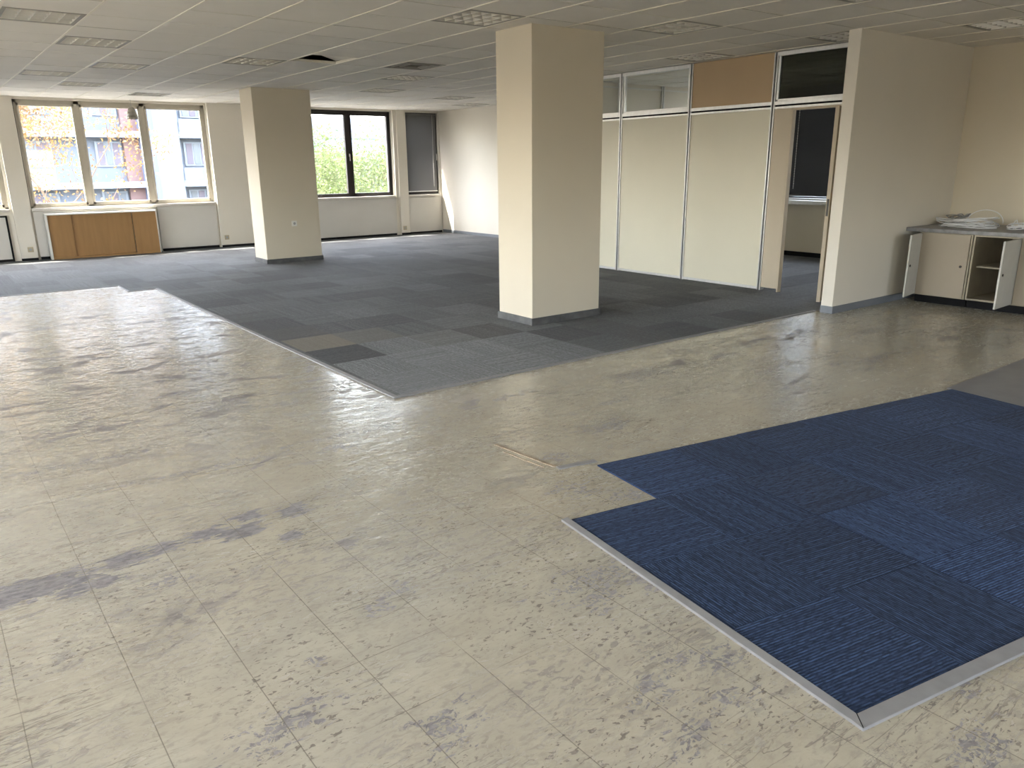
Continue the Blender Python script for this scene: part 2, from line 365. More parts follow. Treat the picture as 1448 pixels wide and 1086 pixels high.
def carpet(name, c_dark, c_mid, c_light, lines, strength, tan=(.22, .19, .14), var=.5):
    k = NT(name); uv = k.n('UVMap', uv_map='tile'); U = uv.outputs[0]
    at = k.n('Attribute', attribute_name='tint'); sp = k.n('SeparateColor'); k.l(at.outputs['Color'], sp.inputs[0])
    R, G, B = sp.outputs[0], sp.outputs[1], sp.outputs[2]
    s = k.n('SeparateXYZ'); k.l(U, s.inputs[0])
    wob = k.math('MULTIPLY', k.math('SUBTRACT', k.noise(U, 14, 3), .5), .005)
    v = k.math('MULTIPLY', k.math('ADD', s.outputs[1], wob), lines)
    cell = k.math('FLOOR', v); fr = k.math('FRACT', v)
    cb = k.n('CombineXYZ'); k.l(cell, cb.inputs[0]); k.l(R, cb.inputs[1])
    wn = k.n('TexWhiteNoise', noise_dimensions='2D'); k.l(cb.outputs[0], wn.inputs['Vector'])
    # dashes along each line
    dash = k.noise(U, 1, 3, .6, 0, sc=(30, lines, 1))
    ln = k.math('SUBTRACT', 1, k.step(k.math('ABSOLUTE', k.math('SUBTRACT', fr, .5)), .12, .38))
    ln = k.math('MULTIPLY', ln, k.math('ADD', .25, k.math('MULTIPLY', wn.outputs['Value'], .9)))
    ln = k.math('MULTIPLY', ln, k.step(dash, .30, .62))
    fib = k.noise(U, 420, 3, .8)
    c = k.mix(k.step(fib, .3, .7), c_dark, c_mid)
    c = k.mix(k.math('MULTIPLY', ln, strength, clamp=True), c, c_light)
    gain = k.math('ADD', 1-var/2, k.math('MULTIPLY', R, var))
    c = k.mix(k.math('MULTIPLY', k.step(k.noise(U, 60, 5, .75, 0, sc=(.35, 2, 1)), .45, .65), .30), c, c_light)
    x = k.n('VectorMath', operation='SCALE'); k.l(c, x.inputs[0]); k.l(gain, x.inputs[3])
    c2 = k.mix(k.math('MULTIPLY', G, .8), x.outputs[0], tan)
    y = k.n('VectorMath', operation='SCALE'); k.l(c2, y.inputs[0]); k.l(k.math('SUBTRACT', 1, k.math('MULTIPLY', B, .5)), y.inputs[3])
    k.l(y.outputs[0], k.b.inputs['Base Color']); k.b.inputs['Roughness'].default_value = .92
    k.b.inputs['Specular IOR Level'].default_value = .25
    k.b.inputs['Sheen Weight'].default_value = .03
    bp = k.n('Bump'); bp.inputs['Strength'].default_value = .5; bp.inputs['Distance'].default_value = .004
    k.l(k.math('ADD', k.math('MULTIPLY', ln, .8), k.math('MULTIPLY', fib, .5)), bp.inputs['Height']); k.l(bp.outputs[0], k.b.inputs['Normal'])
    return k.m
M['blue'] = carpet('navy_striped_carpet', (.0032, .0075, .023), (.008, .019, .058), (.062, .115, .24), 84, 1.0, var=.5)
M['grey'] = carpet('grey_flecked_carpet', (.038, .040, .042), (.080, .084, .088), (.30, .31, .32), 130, .9, var=.42)

# ------------------------------------------------------------------ room shell
XL, XR, YB, YF = -4.0, 10.0, -4.6, 16.4
def make_floor():
    gx = sorted(set([-4.3, -1.0]+[round(-1+.05*k, 3) for k in range(181)]+[round(-.2+.025*k, 3) for k in range(130)]+[12.3])); gy = sorted(set([-4.9, 0.0]+[round(.05*k, 3) for k in range(161)]+[round(.4+.025*k, 3) for k in range(150)]+[16.75]))
    nx, ny = len(gx), len(gy); V = [(x, y, 0) for y in gy for x in gx]
    Fc = [(j*nx+i, j*nx+i+1, (j+1)*nx+i+1, (j+1)*nx+i) for j in range(ny-1) for i in range(nx-1)]
    A = np.array(V)
    def dist(lst, p_=2):
        d = np.full(len(A), 9.)
        for x, y, a, b_, r in lst:
            dx, dy = A[:, 0]-x, A[:, 1]-y; c_, s_ = math.cos(r), math.sin(r)
            d = np.minimum(d, (np.abs((dx*c_+dy*s_)/a)**p_+np.abs((-dx*s_+dy*c_)/b_)**p_)**(1/p_))
        return np.clip(d, 0, 4)
    nb = len(V); V += [(-4.3, -4.9, -.25), (12.3, -4.9, -.25), (12.3, 16.75, -.25), (-4.3, 16.75, -.25)]; Fc.append((nb+3, nb+2, nb+1, nb))
    me = bpy.data.meshes.new('floor'); me.from_pydata(V, [], Fc); me.materials.append(M['vinyl'])
    me.color_attributes.new('wear', 'FLOAT_COLOR', 'POINT'); ca = me.color_attributes['wear']
    buf = np.ones((len(V), 4), dtype=np.float32)*4; buf[:nb, 0] = dist(WORN_SOLID, 5); buf[:nb, 1] = dist(WORN_LOOSE)
    ca.data.foreach_set('color', buf.ravel())
    o = bpy.data.objects.new('floor', me); COL.objects.link(o); return struct(o)
make_floor()

def open_wall(name, axis, pos0, pos1, a0, a1, holes, m, z0=0, z1=ZC+.25):
    """a wall along x (axis 'x') or y with rectangular holes [(a0,a1,z0,z1)]"""
    b = MB()
    def bx(p, q, lo, hi):
        if q-p < 1e-4 or hi-lo < 1e-4: return
        if axis == 'x': b.box(p, q, pos0, pos1, lo, hi)
        else: b.box(pos0, pos1, p, q, lo, hi)
    cur = a0
    for (p, q, lo, hi) in sorted(holes):
        bx(cur, p, z0, z1); bx(p, q, z0, lo); bx(p, q, hi, z1); cur = q
    bx(cur, a1, z0, z1)
    return struct(b.build(name, m))
WZ0, WZ1 = .885, 2.735
FAR = [(-1.75, 1.42, WZ0, WZ1), (1.75, 4.97, WZ0, WZ1), (5.9, 9.07, WZ0, WZ1), (9.41, 10.31, WZ0, WZ1)]
open_wall('wall_far', 'x', 16.40, 16.70, -4.0, 10.6, FAR, M['wall_white'])
# piers stand proud of the spandrels
for x0, x1, nm in ((1.46, 1.72, 'trim_1'), (4.99, 5.88, 'trim_2'), (9.17, 9.40, 'trim_3')):
    struct(MB().box(x0, x1, 16.32, 16.40, .0, ZC).build(nm, M['wall_white']))
struct(MB().box(9.09, 9.17, 16.36, 16.40, .86, ZC).build('trim_4', M['wall_white']))
BACKW = [(-1.9, 1.3, .9, 2.4), (2.4, 5.2, .9, 2.4)]
open_wall('wall_back', 'x', -4.9, -4.6, -4.0, 10.3, BACKW, M['wall'])
LEFTW = [(-1.8, .6, .9, 2.6), (3.2, 6.0, .9, 2.6), (6.5, 9.3, .9, 2.6), (10.0, 12.8, .9, 2.6)]
open_wall('wall_left', 'y', -4.3, -4.0, -4.9, 16.7, LEFTW, M['wall'])
open_wall('wall_right', 'y', 10.0, 10.3, -4.9, 4.43, [], M['wall'])
struct(MB().box(7.62, 12.3, 4.43, 4.56, 0, ZC+.25).build('wall_side', M['wall_white']))
open_wall('wall_office', 'y', 12.0, 12.3, 4.56, 9.56, [(4.72, 5.70, .93, 2.72), (5.9, 8.10, .93, 2.72), (8.35, 9.3, .93, 2.72)], M['wall'])  # first hole is for an extra, unseen window that lights the end wall
struct(MB().box(8.46, 12.3, 9.44, 9.56, 0, ZC+.25).build('wall_end', M['wall_white']))
open_wall('wall_corner', 'y', 10.35, 10.6, 9.56, 16.7, [], M['wall_white'])

# ceiling: mineral tiles in a steel grid, holes where lamps sit
GX, GY, DX, DY = 1.47, 3.83, .618, .636
def cell(i, j): return GX+DX*i, GX+DX*(i+1), GY+DY*j, GY+DY*(j+1)
LAMPS = {}   # (i,j): kind
for ij in [(4, 3), (7, 2), (3, 9), (0, 8), (-1, 6), (0, 13), (1, 11), (11, -1), (7, 10), (11, 14), (13, 16), (10, 4), (10, 1), (7, -1), (8, 13), (3, 17), (1, 15)]: LAMPS[ij] = 'lamp'
LAMPS[(4, 8)] = 'open'; LAMPS[(6, 8)] = 'vent'
for ij in ((15, 5),): LAMPS[ij] = 'lamp'
i0, i1, j0, j1 = -9, 17, -14, 20
c = MB()
g = .010
for i in range(i0, i1+1):
    for j in range(j0, j1):
        x0, x1, y0, y1 = cell(i, j)
        if (i, j) in LAMPS or y1 < -4.9 or y0 > 16.7: continue
        dz = random.uniform(0, .0035)
        c.poly([(x0+g, y0+g, ZC+dz), (x0+g, y1-g, ZC+dz), (x1-g, y1-g, ZC+dz), (x1-g, y0+g, ZC+dz)], 0)
        for a, b_ in (((x0+g, y0+g), (x1-g, y0+g)), ((x1-g, y0+g), (x1-g, y1-g)), ((x1-g, y1-g), (x0+g, y1-g)), ((x0+g, y1-g), (x0+g, y0+g))):
            c.poly([(*a, ZC+dz), (*b_, ZC+dz), (*b_, ZC+.012), (*a, ZC+.012)], 1)
X0, X1 = GX+DX*i0, GX+DX*(i1+1); Y0, Y1 = GY+DY*j0, GY+DY*j1
for i in range(i0, i1+2):
    x = GX+DX*i; c.box(x-.010, x+.010, Y0, Y1, ZC-.0035, ZC+.03, 2)
for j in range(j0, j1+1):
    y = GY+DY*j; c.box(X0, X1, y-.008, y+.008, ZC+.002, ZC+.03, 2)
struct(c.build('ceiling', [M['tile'], M['tile_edge'], M['tee']]))
struct(MB().box(-4.3, 12.6, -4.9, 16.9, ZC+.40, ZC+.5).build('trim_5', M['plenum']))   # slab above the hung ceiling
# close the void between ceiling and slab
b = MB()
for q in ((-4.4, 12.7, -5.0, -4.9), (-4.4, 12.7, 16.7, 16.9), (-4.4, -4.3, -5, 16.9), (12.3, 12.6, -5, 16.9)): b.box(q[0], q[1], q[2], q[3], ZC+.02, ZC+.5)
struct(b.build('trim_6', M['plenum']))

# ------------------------------------------------------------------ ceiling lamps
def lamp_proto():
    r = empty('louvre_ceiling_light'); wx, wy = DX/2-.014, DY/2-.014
    MB().box(-wx, wx, -wy, wy, .105, .115).build('reflector', M['lamp_inner'], r)
    h = MB()
    for s in (-1, 1):
        h.box(s*wx-.006, s*wx+.006, -wy, wy, .0, .105); h.box(-wx, wx, s*wy-.006, s*wy+.006, .0, .105)
    h.box(-wx, wx, -wy, -wy+.03, -.001, .004); h.box(-wx, wx, wy-.03, wy, -.001, .004)
    h.box(-wx, -wx+.03, -wy, wy, -.001, .004); h.box(wx-.03, wx, -wy, wy, -.001, .004)
    h.build('housing', M['lamp_body'], r)
    l = MB()
    for k in range(5):
        y = -wy+.03+(2*wy-.06)*k/4; l.sweep([(-.003, 0), (.003, 0), (.007, .05), (-.007, .05)], (-wx+.03, y, .002), (wx-.03, y, .002))
    for k in range(6):
        x = -wx+.03+(2*wx-.06)*k/5; l.sweep([(-.0025, 0), (.0025, 0), (.005, .045), (-.005, .045)], (x, -wy+.03, .002), (x, wy-.03, .002))
    l.build('louvre', M['louvre'], r)
    for k in (0, 3):
        y = -wy+.03+(2*wy-.06)*(k+.5)/4
        MB().tube([(-wx+.03, y, .075), (wx-.03, y, .075)], .013, 10).build('tube', M['tube'], r)
    return r
proto = lamp_proto(); first = True
LL = {(4, 3): 'just left of the top of the big near column', (7, 2): 'between the big near column and the cream wall end, grid in view',
      (3, 9): 'directly above and left of the smaller far column', (0, 8): 'at upper left with its grid in view', (-1, 6): 'cut by the left edge near the top left corner',
      (0, 13): 'closest above the left pane of the triple window', (1, 11): 'narrow sliver right of the upper left grid lights',
      (11, -1): 'at the top right corner over the cabinets', (7, -1): 'cut by the top edge above the cream wall end', (7, 10): 'just beyond the square vent plate, left of the big column',
      (11, 14): 'small dark sliver left of the big near column, nearer of two', (13, 16): 'farthest right, above the white corner wall by the blind', (10, 4): 'bright sliver above the tan panel of the glass partition',
      (10, 1): 'long bright sliver just above the glass over the doorway', (8, 13): 'thin sliver right of the far column above the dark framed window', (3, 17): 'nearest the window wall, above the right pane of the triple window',
      (1, 15): 'faint sliver above the middle pane of the triple window', (15, 5): 'inside the glazed office behind the partition'}
for (i, j), kd in LAMPS.items():
    if kd != 'lamp': continue
    x0, x1, y0, y1 = cell(i, j)
    o = proto if first else copy_tree(proto); first = False
    o.location = ((x0+x1)/2, (y0+y1)/2, ZC)
    tag(o, 'unlit louvred light '+LL[(i, j)], 'ceiling light', 'louvred lights in the hung ceiling')
LABEL_FIX = {}
x0, x1, y0, y1 = cell(6, 8)
v = empty('ceiling_vent', ((x0+x1)/2, (y0+y1)/2, ZC)); tag(v, 'grey square ceiling vent plate right of the open ceiling hole', 'vent')
hx, hy = DX/2-.014, DY/2-.014
p = MB()
for a, b_ in (((-hx, -hy), (hx, -hy)), ((hx, -hy), (hx, hy)), ((hx, hy), (-hx, hy)), ((-hx, hy), (-hx, -hy))):
    p.poly([(*a, 0), (*b_, 0), (b_[0]*.25, b_[1]*.25, .07), (a[0]*.25, a[1]*.25, .07)])
p.poly([(-hx*.25, -hy*.25, .07), (-hx*.25, hy*.25, .07), (hx*.25, hy*.25, .07), (hx*.25, -hy*.25, .07)])
p.build('vent_cone', M['plenum'], v)
p = MB()
for k in (.95, .7, .45):
    for s in (-1, 1):
        p.box(-hx*k, hx*k, s*hy*k-.01, s*hy*k+.01, -.002, .012); p.box(s*hx*k-.01, s*hx*k+.01, -hy*k, hy*k, -.002, .012)
p.build('vent_ring', M['lamp_body'], v)
# open cell with its tile pushed aside
x0, x1, y0, y1 = cell(4, 8)
o = MB().box(-hx, hx, -hy, hy, 0, .015).build('loose_ceiling_tile', M['tile'], loc=((x0+x1)/2+.02, (y0+y1)/2+.01, ZC+.10)); o.rotation_euler = (.05, .26, .03)
tag(o, 'mineral ceiling tile tipped up inside an open ceiling cell', 'ceiling tile')

# ------------------------------------------------------------------ windows
def window(name, x0, x1, z0, z1, mulls, fm, y=16.5, fw=.055, handles=(), casement=(), blackleft=False):
    """window in a wall along x; glass bays between mullions"""
    r = empty(name, ((x0+x1)/2, y, z0)); struct(r)
    ox = -(x0+x1)/2
    f = MB(); D0, D1 = -.03, .05
    f.box(x0+ox, x1+ox, D0, D1, 0, fw); f.box(x0+ox, x1+ox, D0, D1, z1-z0-fw, z1-z0)
    f.box(x0+ox, x0+ox+fw, D0, D1, 0, z1-z0); f.box(x1+ox-fw, x1+ox, D0, D1, 0, z1-z0)
    for m_ in mulls: f.box(m_-.045+ox, m_+.045+ox, D0, D1, 0, z1-z0)
    f.build('window_frame', fm, r, bevel=.004)
    edges = [x0+fw]+[q for m_ in mulls for q in (m_-.045, m_+.045)]+[x1-fw]
    for k in range(0, len(edges), 2):
        a, b_ = edges[k]+ox, edges[k+1]+ox; h0, h1 = fw, z1-z0-fw; cw = .045
        s = MB(); s.box(a, b_, -.045, .02, h0, h0+cw); s.box(a, b_, -.045, .02, h1-cw, h1); s.box(a, a+cw*.8, -.045, .02, h0, h1); s.box(b_-cw*.8, b_, -.045, .02, h0, h1)
        s.build('sash', fm, r, bevel=.004)
        MB().box(a+cw*.8, b_-cw*.8, -.008, -.004, h0+cw, h1-cw).build('pane', M['glass'], r)
    if blackleft: MB().box(x0+ox-.03, x0+ox+.012, D0-.02, D1, 0, z1-z0).build('seal', M['dark_gap'], r)
    for hx_, hz in handles:
        hb = MB(); hb.box(hx_+ox-.012, hx_+ox+.012, -.06, -.045, hz-z0-.03, hz-z0+.03)
        hb.sweep([(-.009, -.006), (.009, -.006), (.009, .006), (-.009, .006)], (hx_+ox, -.068, hz-z0+.015), (hx_+ox, -.068, hz-z0-.12), up=Vector((0, 1, 0)))
        hb.build('window_handle', M['white_plastic'], r, bevel=.002)
    sl = MB().box(x0+ox-.0, x1+ox, -.145, -.03, -.0, .022); sl.box(x0+ox-.0, x1+ox, -.165, -.145, -.025, .022)
    sl.build('window_sill', M['sill'], r, bevel=.003)
    return r
window('window_1', 1.75, 4.97, WZ0, WZ1, (2.735, 3.83), M['win_alu'], blackleft=True)
window('window_2', 5.9, 9.07, WZ0, WZ1, (6.95, 8.02), M['win_dark'], handles=((8.02, 1.80),))
window('window_3', 9.41, 10.31, WZ0, WZ1, (), M['win_dark'], handles=((10.27, 1.80),))
window('window_4', -1.75, 1.42, WZ0, WZ1, (-.7, .36), M['win_alu'])
for a0, a1, lo, hi in FAR: portal(((a0+a1)/2, 16.62, (lo+hi)/2), a1-a0, hi-lo, (0, -1, 0))
n = 5
for a0, a1, lo, hi in BACKW:
    r = empty('window_%d' % n, ((a0+a1)/2, -4.75, lo)); struct(r); n += 1; hw = (a1-a0)/2
    f = MB()
    for q in ((-hw, -hw+.06), (-.04, .04), (hw-.06, hw)): f.box(q[0], q[1], -.03, .03, 0, hi-lo)
    f.box(-hw, hw, -.03, .03, 0, .06); f.box(-hw, hw, -.03, .03, hi-lo-.06, hi-lo); f.build('window_frame', M['win_alu'], r)
    MB().box(-hw+.06, hw-.06, -.004, .004, .06, hi-lo-.06).build('pane', M['glass'], r)
    portal(((a0+a1)/2, -4.82, (lo+hi)/2), a1-a0, hi-lo, (0, 1, 0))
for a0, a1, lo, hi in LEFTW:
    r = empty('window_%d' % n, (-4.15, (a0+a1)/2, lo)); struct(r); n += 1; hw = (a1-a0)/2
    f = MB()
    for q in ((-hw, -hw+.06), (-.04, .04), (hw-.06, hw)): f.box(-.03, .03, q[0], q[1], 0, hi-lo)
    f.box(-.03, .03, -hw, hw, 0, .06); f.box(-.03, .03, -hw, hw, hi-lo-.06, hi-lo); f.build('window_frame', M['win_alu'], r)
    MB().box(-.004, .004, -hw+.06, hw-.06, .06, hi-lo-.06).build('pane', M['glass'], r)
    portal((-4.22, (a0+a1)/2, (lo+hi)/2), a1-a0, hi-lo, (1, 0, 0))
for a0, a1, lo, hi in ((4.72, 5.70, .93, 2.72), (5.9, 8.10, .93, 2.72), (8.35, 9.3, .93, 2.72)):  # the first window is unseen, added to brighten the office end wall
    r = empty('window_%d' % n, (12.1, (a0+a1)/2, lo)); struct(r); n += 1; hw = (a1-a0)/2
    f = MB()
    for q in ((-hw, -hw+.06), (hw-.06, hw)): f.box(-.03, .03, q[0], q[1], 0, hi-lo)
    f.box(-.03, .03, -hw, hw, 0, .06); f.box(-.03, .03, -hw, hw, hi-lo-.06, hi-lo); f.build('window_frame', M['win_dark'], r)
    MB().box(-.004, .004, -hw+.06, hw-.06, .06, hi-lo-.06).build('pane', M['glass'], r)
    MB().box(-.19, -.03, -hw, hw, -.045, .0).box(-.20, -.19, -hw, hw, -.065, .0).box(-.10, -.06, -hw, hw, 0, .035).build('window_sill', M['alu'], r, bevel=.003)
    portal((12.22, (a0+a1)/2, (lo+hi)/2), a1-a0, hi-lo, (-1, 0, 0))

# blinds
def blind(name, label, width, height, axis, loc, m, gap=.022, tilt=1.15, cordx=None, cordm=None):
    r = empty(name, loc, 0 if axis == 'x' else -PI/2)
    tag(r, label, 'blind'); hw = width/2; s = MB(); z = .03
    while z < height-.05:
        Mx = Matrix.Translation((0, 0, z)) @ Matrix.Rotation(tilt, 4, 'X')
        s.box(-hw, hw, -.0125, .0125, -.0006, .0006, 0, Mx); z += gap
    s.build('slats', m, r)
    MB().box(-hw, hw, -.02, .02, height-.04, height).build('head_rail', m, r)
    MB().box(-hw, hw, -.016, .012, 0, .02).build('bottom_rail', M['alu'] if m is M['slat_grey'] else m, r)
    cb = MB()
    for cx_ in (cordx or (-hw*.6, hw*.6)):
        pts = [(cx_, -.028, height-.03-k*.02) for k in range(int((height-.12)/.02))]
        cb.tube(pts, [.003 if k % 2 else .008 for k in range(len(pts))], 5)
    cb.build('bead_cord', cordm or M['cord'], r); return r
blind('venetian_blind', 'closed grey venetian blind in the narrow dark framed window by the corner', .80, 1.745, 'x', (9.86, 16.43, .97), M['slat_grey'], cordx=(.30,), gap=.02)
blind('venetian_blind', 'closed black venetian blind on the window seen through the open doorway', 2.24, 1.71, 'y', (11.93, 7.0, 1.0), M['slat_dark'], cordx=(-.85,))

# radiator covers under the windows
def cover(x0, x1, z0, z1, label, m='cover', y=16.365, name='radiator_cover', frame=False):
    r = empty(name, ((x0+x1)/2, y, 0)); hw = (x1-x0)/2
    tag(r, label, 'radiator cover', 'panels boxing in the radiators under the windows')
    MB().box(-hw+.006, hw-.006, 0, .033, z0, z1).build('panel', M[m], r, bevel=.003)
    MB().box(-hw+.02, hw-.02, .005, .033, 0.0075, z0).build('base_gap', M['dark_gap'], r)  # black box drawn in place of the shade under the panel
    if frame:
        f = MB().box(-hw, hw, -.012, 0, z1-.03, z1); f.box(hw-.03, hw, -.012, 0, .0075, z1); f.build('edge_strip', M['dark_gap'], r)
    return r
cover(3.84, 4.97, .055, .85, 'grey white radiator cover right of the wooden sideboard, under the triple window')
cover(1.75, 3.83, .055, .85, 'white radiator cover behind the wooden sideboard')
cover(5.9, 9.09, .05, .85, 'long grey white radiator cover under the dark framed double window')
cover(9.42, 10.34, .05, .85, 'short grey white radiator cover in the far corner under the blind')
cover(-1.75, 1.36, .05, .80, 'grey panel with black edge strip at the left edge of the photo', frame=True)

# far skirting
b = MB()
for x0, x1 in ((1.46, 1.72), (4.99, 5.88), (9.17, 9.40)): b.box(x0-.0, x1+.0, 16.312, 16.32, 0, .05)
struct(b.build('baseboard_far', M['dark_gap']))
struct(MB().box(10.338, 10.35, 9.56, 16.36, 0, .07).build('baseboard_corner', M['skirt']))
sb = MB().box(7.608, 7.62, 4.43, 4.56, 0, .075); sb.box(7.608, 10.0, 4.418, 4.43, 0, .075)
struct(sb.build('baseboard_side', M['skirt']))
struct(MB().box(9.988, 10.0, -4.6, 4.41, 0, .075).build('baseboard_right', M['skirt']))
struct(MB().box(11.985, 12.0, 4.56, 9.44, 0, .08).build('baseboard_office', M['dark_gap']))

# ------------------------------------------------------------------ columns
def column(x0, x1, y0, y1, label):
    r = empty('square_column', ((x0+x1)/2, (y0+y1)/2, 0)); tag(r, label, 'column')
    a, b_ = (x1-x0)/2, (y1-y0)/2
    MB().box(-a, a, -b_, b_, .0075, ZC+.1).build('shaft', M['wall'], r, bevel=.004)
    k = MB(); t = .012
    k.box(-a-t, a+t, -b_-t, -b_, .007, .078); k.box(-a-t, -a, -b_, b_, .007, .078); k.box(a, a+t, -b_, b_, .007, .078); k.box(-a-t, a+t, b_, b_+t, .007, .078)
    k.build('skirting', M['skirt_dk'], r); return r
column(4.78, 5.685, 5.96, 6.51, 'large cream square column nearest the camera, with grey skirting')
column(4.65, 5.63, 12.87, 13.42, 'smaller looking cream square column further back, with a wall socket')

# sockets
def socket(loc, label, rz=0):
    r = empty('wall_socket', loc, rz); tag(r, label, 'socket', 'wall sockets')
    MB().box(-.045, .045, -.012, 0, -.045, .045).build('plate', M['yellowed_plastic' if loc[1] > 14 else 'white_plastic'], r, bevel=.004)
    c_ = MB(); c_.tube([(0, -.0122, 0), (0, -.0135, 0)], .022, 20); c_.build('socket_well', M['cable_grey'], r)
socket((5.17, 12.87, .645), 'white socket on the front of the far column')
socket((1.62, 16.32, .20), 'socket low on the narrow pier left of the sideboard')
socket((5.10, 16.32, .20), 'socket low on the wide pier left of the far column')
socket((9.26, 16.32, .16), 'socket low on the pier between the dark framed windows')

# pendant lamp by the triple window
r = empty('pendant_lamp', (3.60, 16.22, 2.44)); tag(r, 'small grey beige pendant lamp hanging before the triple window', 'lamp')
s = MB(); prof = [(.105, 0), (.10, .03), (.075, .12), (.05, .19), (.02, .21)]
for k in range(len(prof)-1):
    for j in range(24):
        a, b_ = 2*PI*j/24, 2*PI*(j+1)/24; (r0, h0), (r1, h1) = prof[k], prof[k+1]
        s.poly([(r0*math.cos(a), r0*math.sin(a), h0), (r0*math.cos(b_), r0*math.sin(b_), h0), (r1*math.cos(b_), r1*math.sin(b_), h1), (r1*math.cos(a), r1*math.sin(a), h1)], smooth=True)
o = s.build('lamp_shade', M['shade'], r); sm = o.modifiers.new('s', 'SOLIDIFY'); sm.thickness = .003
MB().tube([(0, 0, .20), (0, 0, ZC-2.44)], .004, 6).build('flex', M['cable_grey'], r)

# ------------------------------------------------------------------ wooden sideboard lying before the window
r = empty('sliding_door_sideboard', (2.84, 16.17, .0075)); tag(r, 'low orange brown sideboard with sliding doors and white edges under the window', 'sideboard')
hw = .93
cb = MB().box(-hw, hw, -.02, .16, .775, .80); cb.box(-hw, -hw+.03, -.02, .16, 0, .775); cb.box(hw-.012, hw, -.02, .16, 0, .775); cb.box(-hw, hw, .13, .16, 0, .775)
cb.build('carcass', M['white_plastic'], r, bevel=.002)
MB().box(-hw+.03, hw-.012, -.018, .13, 0, .03).build('bottom_rail', M['ply'], r)
MB().box(-hw+.03, -.52, .020, .038, .03, .775).build('sliding_door', M['ply'], r, bevel=.002)
MB().box(-.52, .50, .055, .073, .03, .775).build('sliding_door', M['ply'], r, bevel=.002)
MB().box(.50, hw-.012, -.004, .014, .03, .775).build('sliding_door', M['ply'], r, bevel=.002)

# ------------------------------------------------------------------ office partition
PX = 8.42
P = empty('wall_partition', (PX, 7, 0)); struct(P)
def pbox(nm, m, x0, x1, y0, y1, z0, z1, bevel=.002): return MB().box(x0-PX, x1-PX, y0-7, y1-7, z0, z1).build(nm, M[m], P, bevel=bevel)
posts = [9.44, 8.42, 7.16, 5.90]
for y in posts:
    k = MB()
    for d in (-.024, .014): k.box(-.035, .045, y-7+d, y-7+d+.012, 0, ZC)
    k.box(-.02, .03, y-7-.012, y-7+.014, 0, ZC)
    k.build('post', M['alu'], P, bevel=.001)
    MB().box(-.03, -.018, y-7-.010, y-7+.012, 0, ZC).build('post_groove', M['skirt_dk'], P)
bays = [(9.44, 8.42), (8.42, 7.16), (7.16, 5.90), (5.90, 4.58)]
for n_, (ya, yb) in enumerate(bays):
    y1_, y0_ = ya-.026, yb+.026
    # transom: two slim rails with a dark shadow gap between
    for z0, z1, m in ((2.150, 2.175, 'alu'), (2.195, 2.235, 'alu')): pbox('rail', m, PX-.035, PX+.04, y0_, y1_, z0, z1)
    pbox('rail_groove', 'dark_gap', PX-.02, PX+.03, y0_, y1_, 2.175, 2.195, 0)
    if n_ != 2: pbox('rail', 'alu', PX-.035, PX+.04, y0_, y1_, 2.73, ZC)
    if n_ < 3:
        pbox('panel', 'panel', PX-.022, PX+.03, y0_, y1_, .035, 2.150, 0)
        pbox('rail', 'alu', PX-.035, PX+.04, y0_, y1_, .012, .045)
    if n_ in (0, 1, 3):
        pbox('glass_pane', 'glass_dark' if n_ == 3 else 'glass_int', PX-.003, PX+.003, y0_+.03, y1_-.03, 2.26, 2.73, 0)
        for q in ((y0_, y0_+.03), (y1_-.03, y1_)): pbox('glazing_bar', 'alu', PX-.02, PX+.02, q[0], q[1], 2.235, 2.73)
        pbox('glazing_bar', 'alu', PX-.02, PX+.02, y0_, y1_, 2.235, 2.26)
    else:
        pbox('tan_panel', 'tan_panel', PX-.022, PX+.03, y0_, y1_, 2.235, ZC, 0)
pbox('door_frame', 'door_face', PX-.03, PX+.04, 4.60, 5.64, 2.125, 2.150)
pbox('side_panel', 'door_face', PX-.03, PX+.03, 5.645, 5.872, .045, 2.150)
pbox('door_frame', 'door_face', PX-.03, PX+.04, 5.625, 5.645, .0, 2.150)
pbox('door_frame', 'door_face', PX-.03, PX+.04, 4.96, 5.02, .0, 2.125)
pbox('side_panel', 'door_face', PX-.025, PX+.03, 4.58, 4.96, .0, 2.150)
# door leaf, opened towards the room and seen almost edge on
dl = empty('door_1', (PX-.04, 4.985, 0)); struct(dl)
ang = math.atan2(4.80-4.985, 7.95-(PX-.04)); dl.rotation_euler = (0, 0, ang)
MB().box(0, .47, -.02, .02, .04, 2.11).build('leaf', M['door_face'], dl, bevel=.002)
k = MB().box(.4695, .472, -.011, .011, .98, 1.16); k.build('lock_plate', M['metal_dark'], dl)
k = MB(); k.tube([(.42, -.02, 1.10), (.42, -.06, 1.10), (.33, -.06, 1.10)], .008, 8); k.build('lever_handle', M['chrome'], dl)
for z in (.3, 1.8): MB().tube([(0, .022, z), (0, .022, z+.09)], .007, 8).build('hinge', M['chrome'], dl)
# second office partition seen through the transom glass: slim posts on the end wall
b = MB()
for x in (9.35, 10.35, 11.3):
    b.box(x-.03, x-.012, 9.41, 9.44, 0, ZC); b.box(x+.012, x+.03, 9.41, 9.44, 0, ZC)
b.box(8.5, 12, 9.42, 9.44, 2.70, 2.72)
struct(b.build('trim_7', M['alu']))

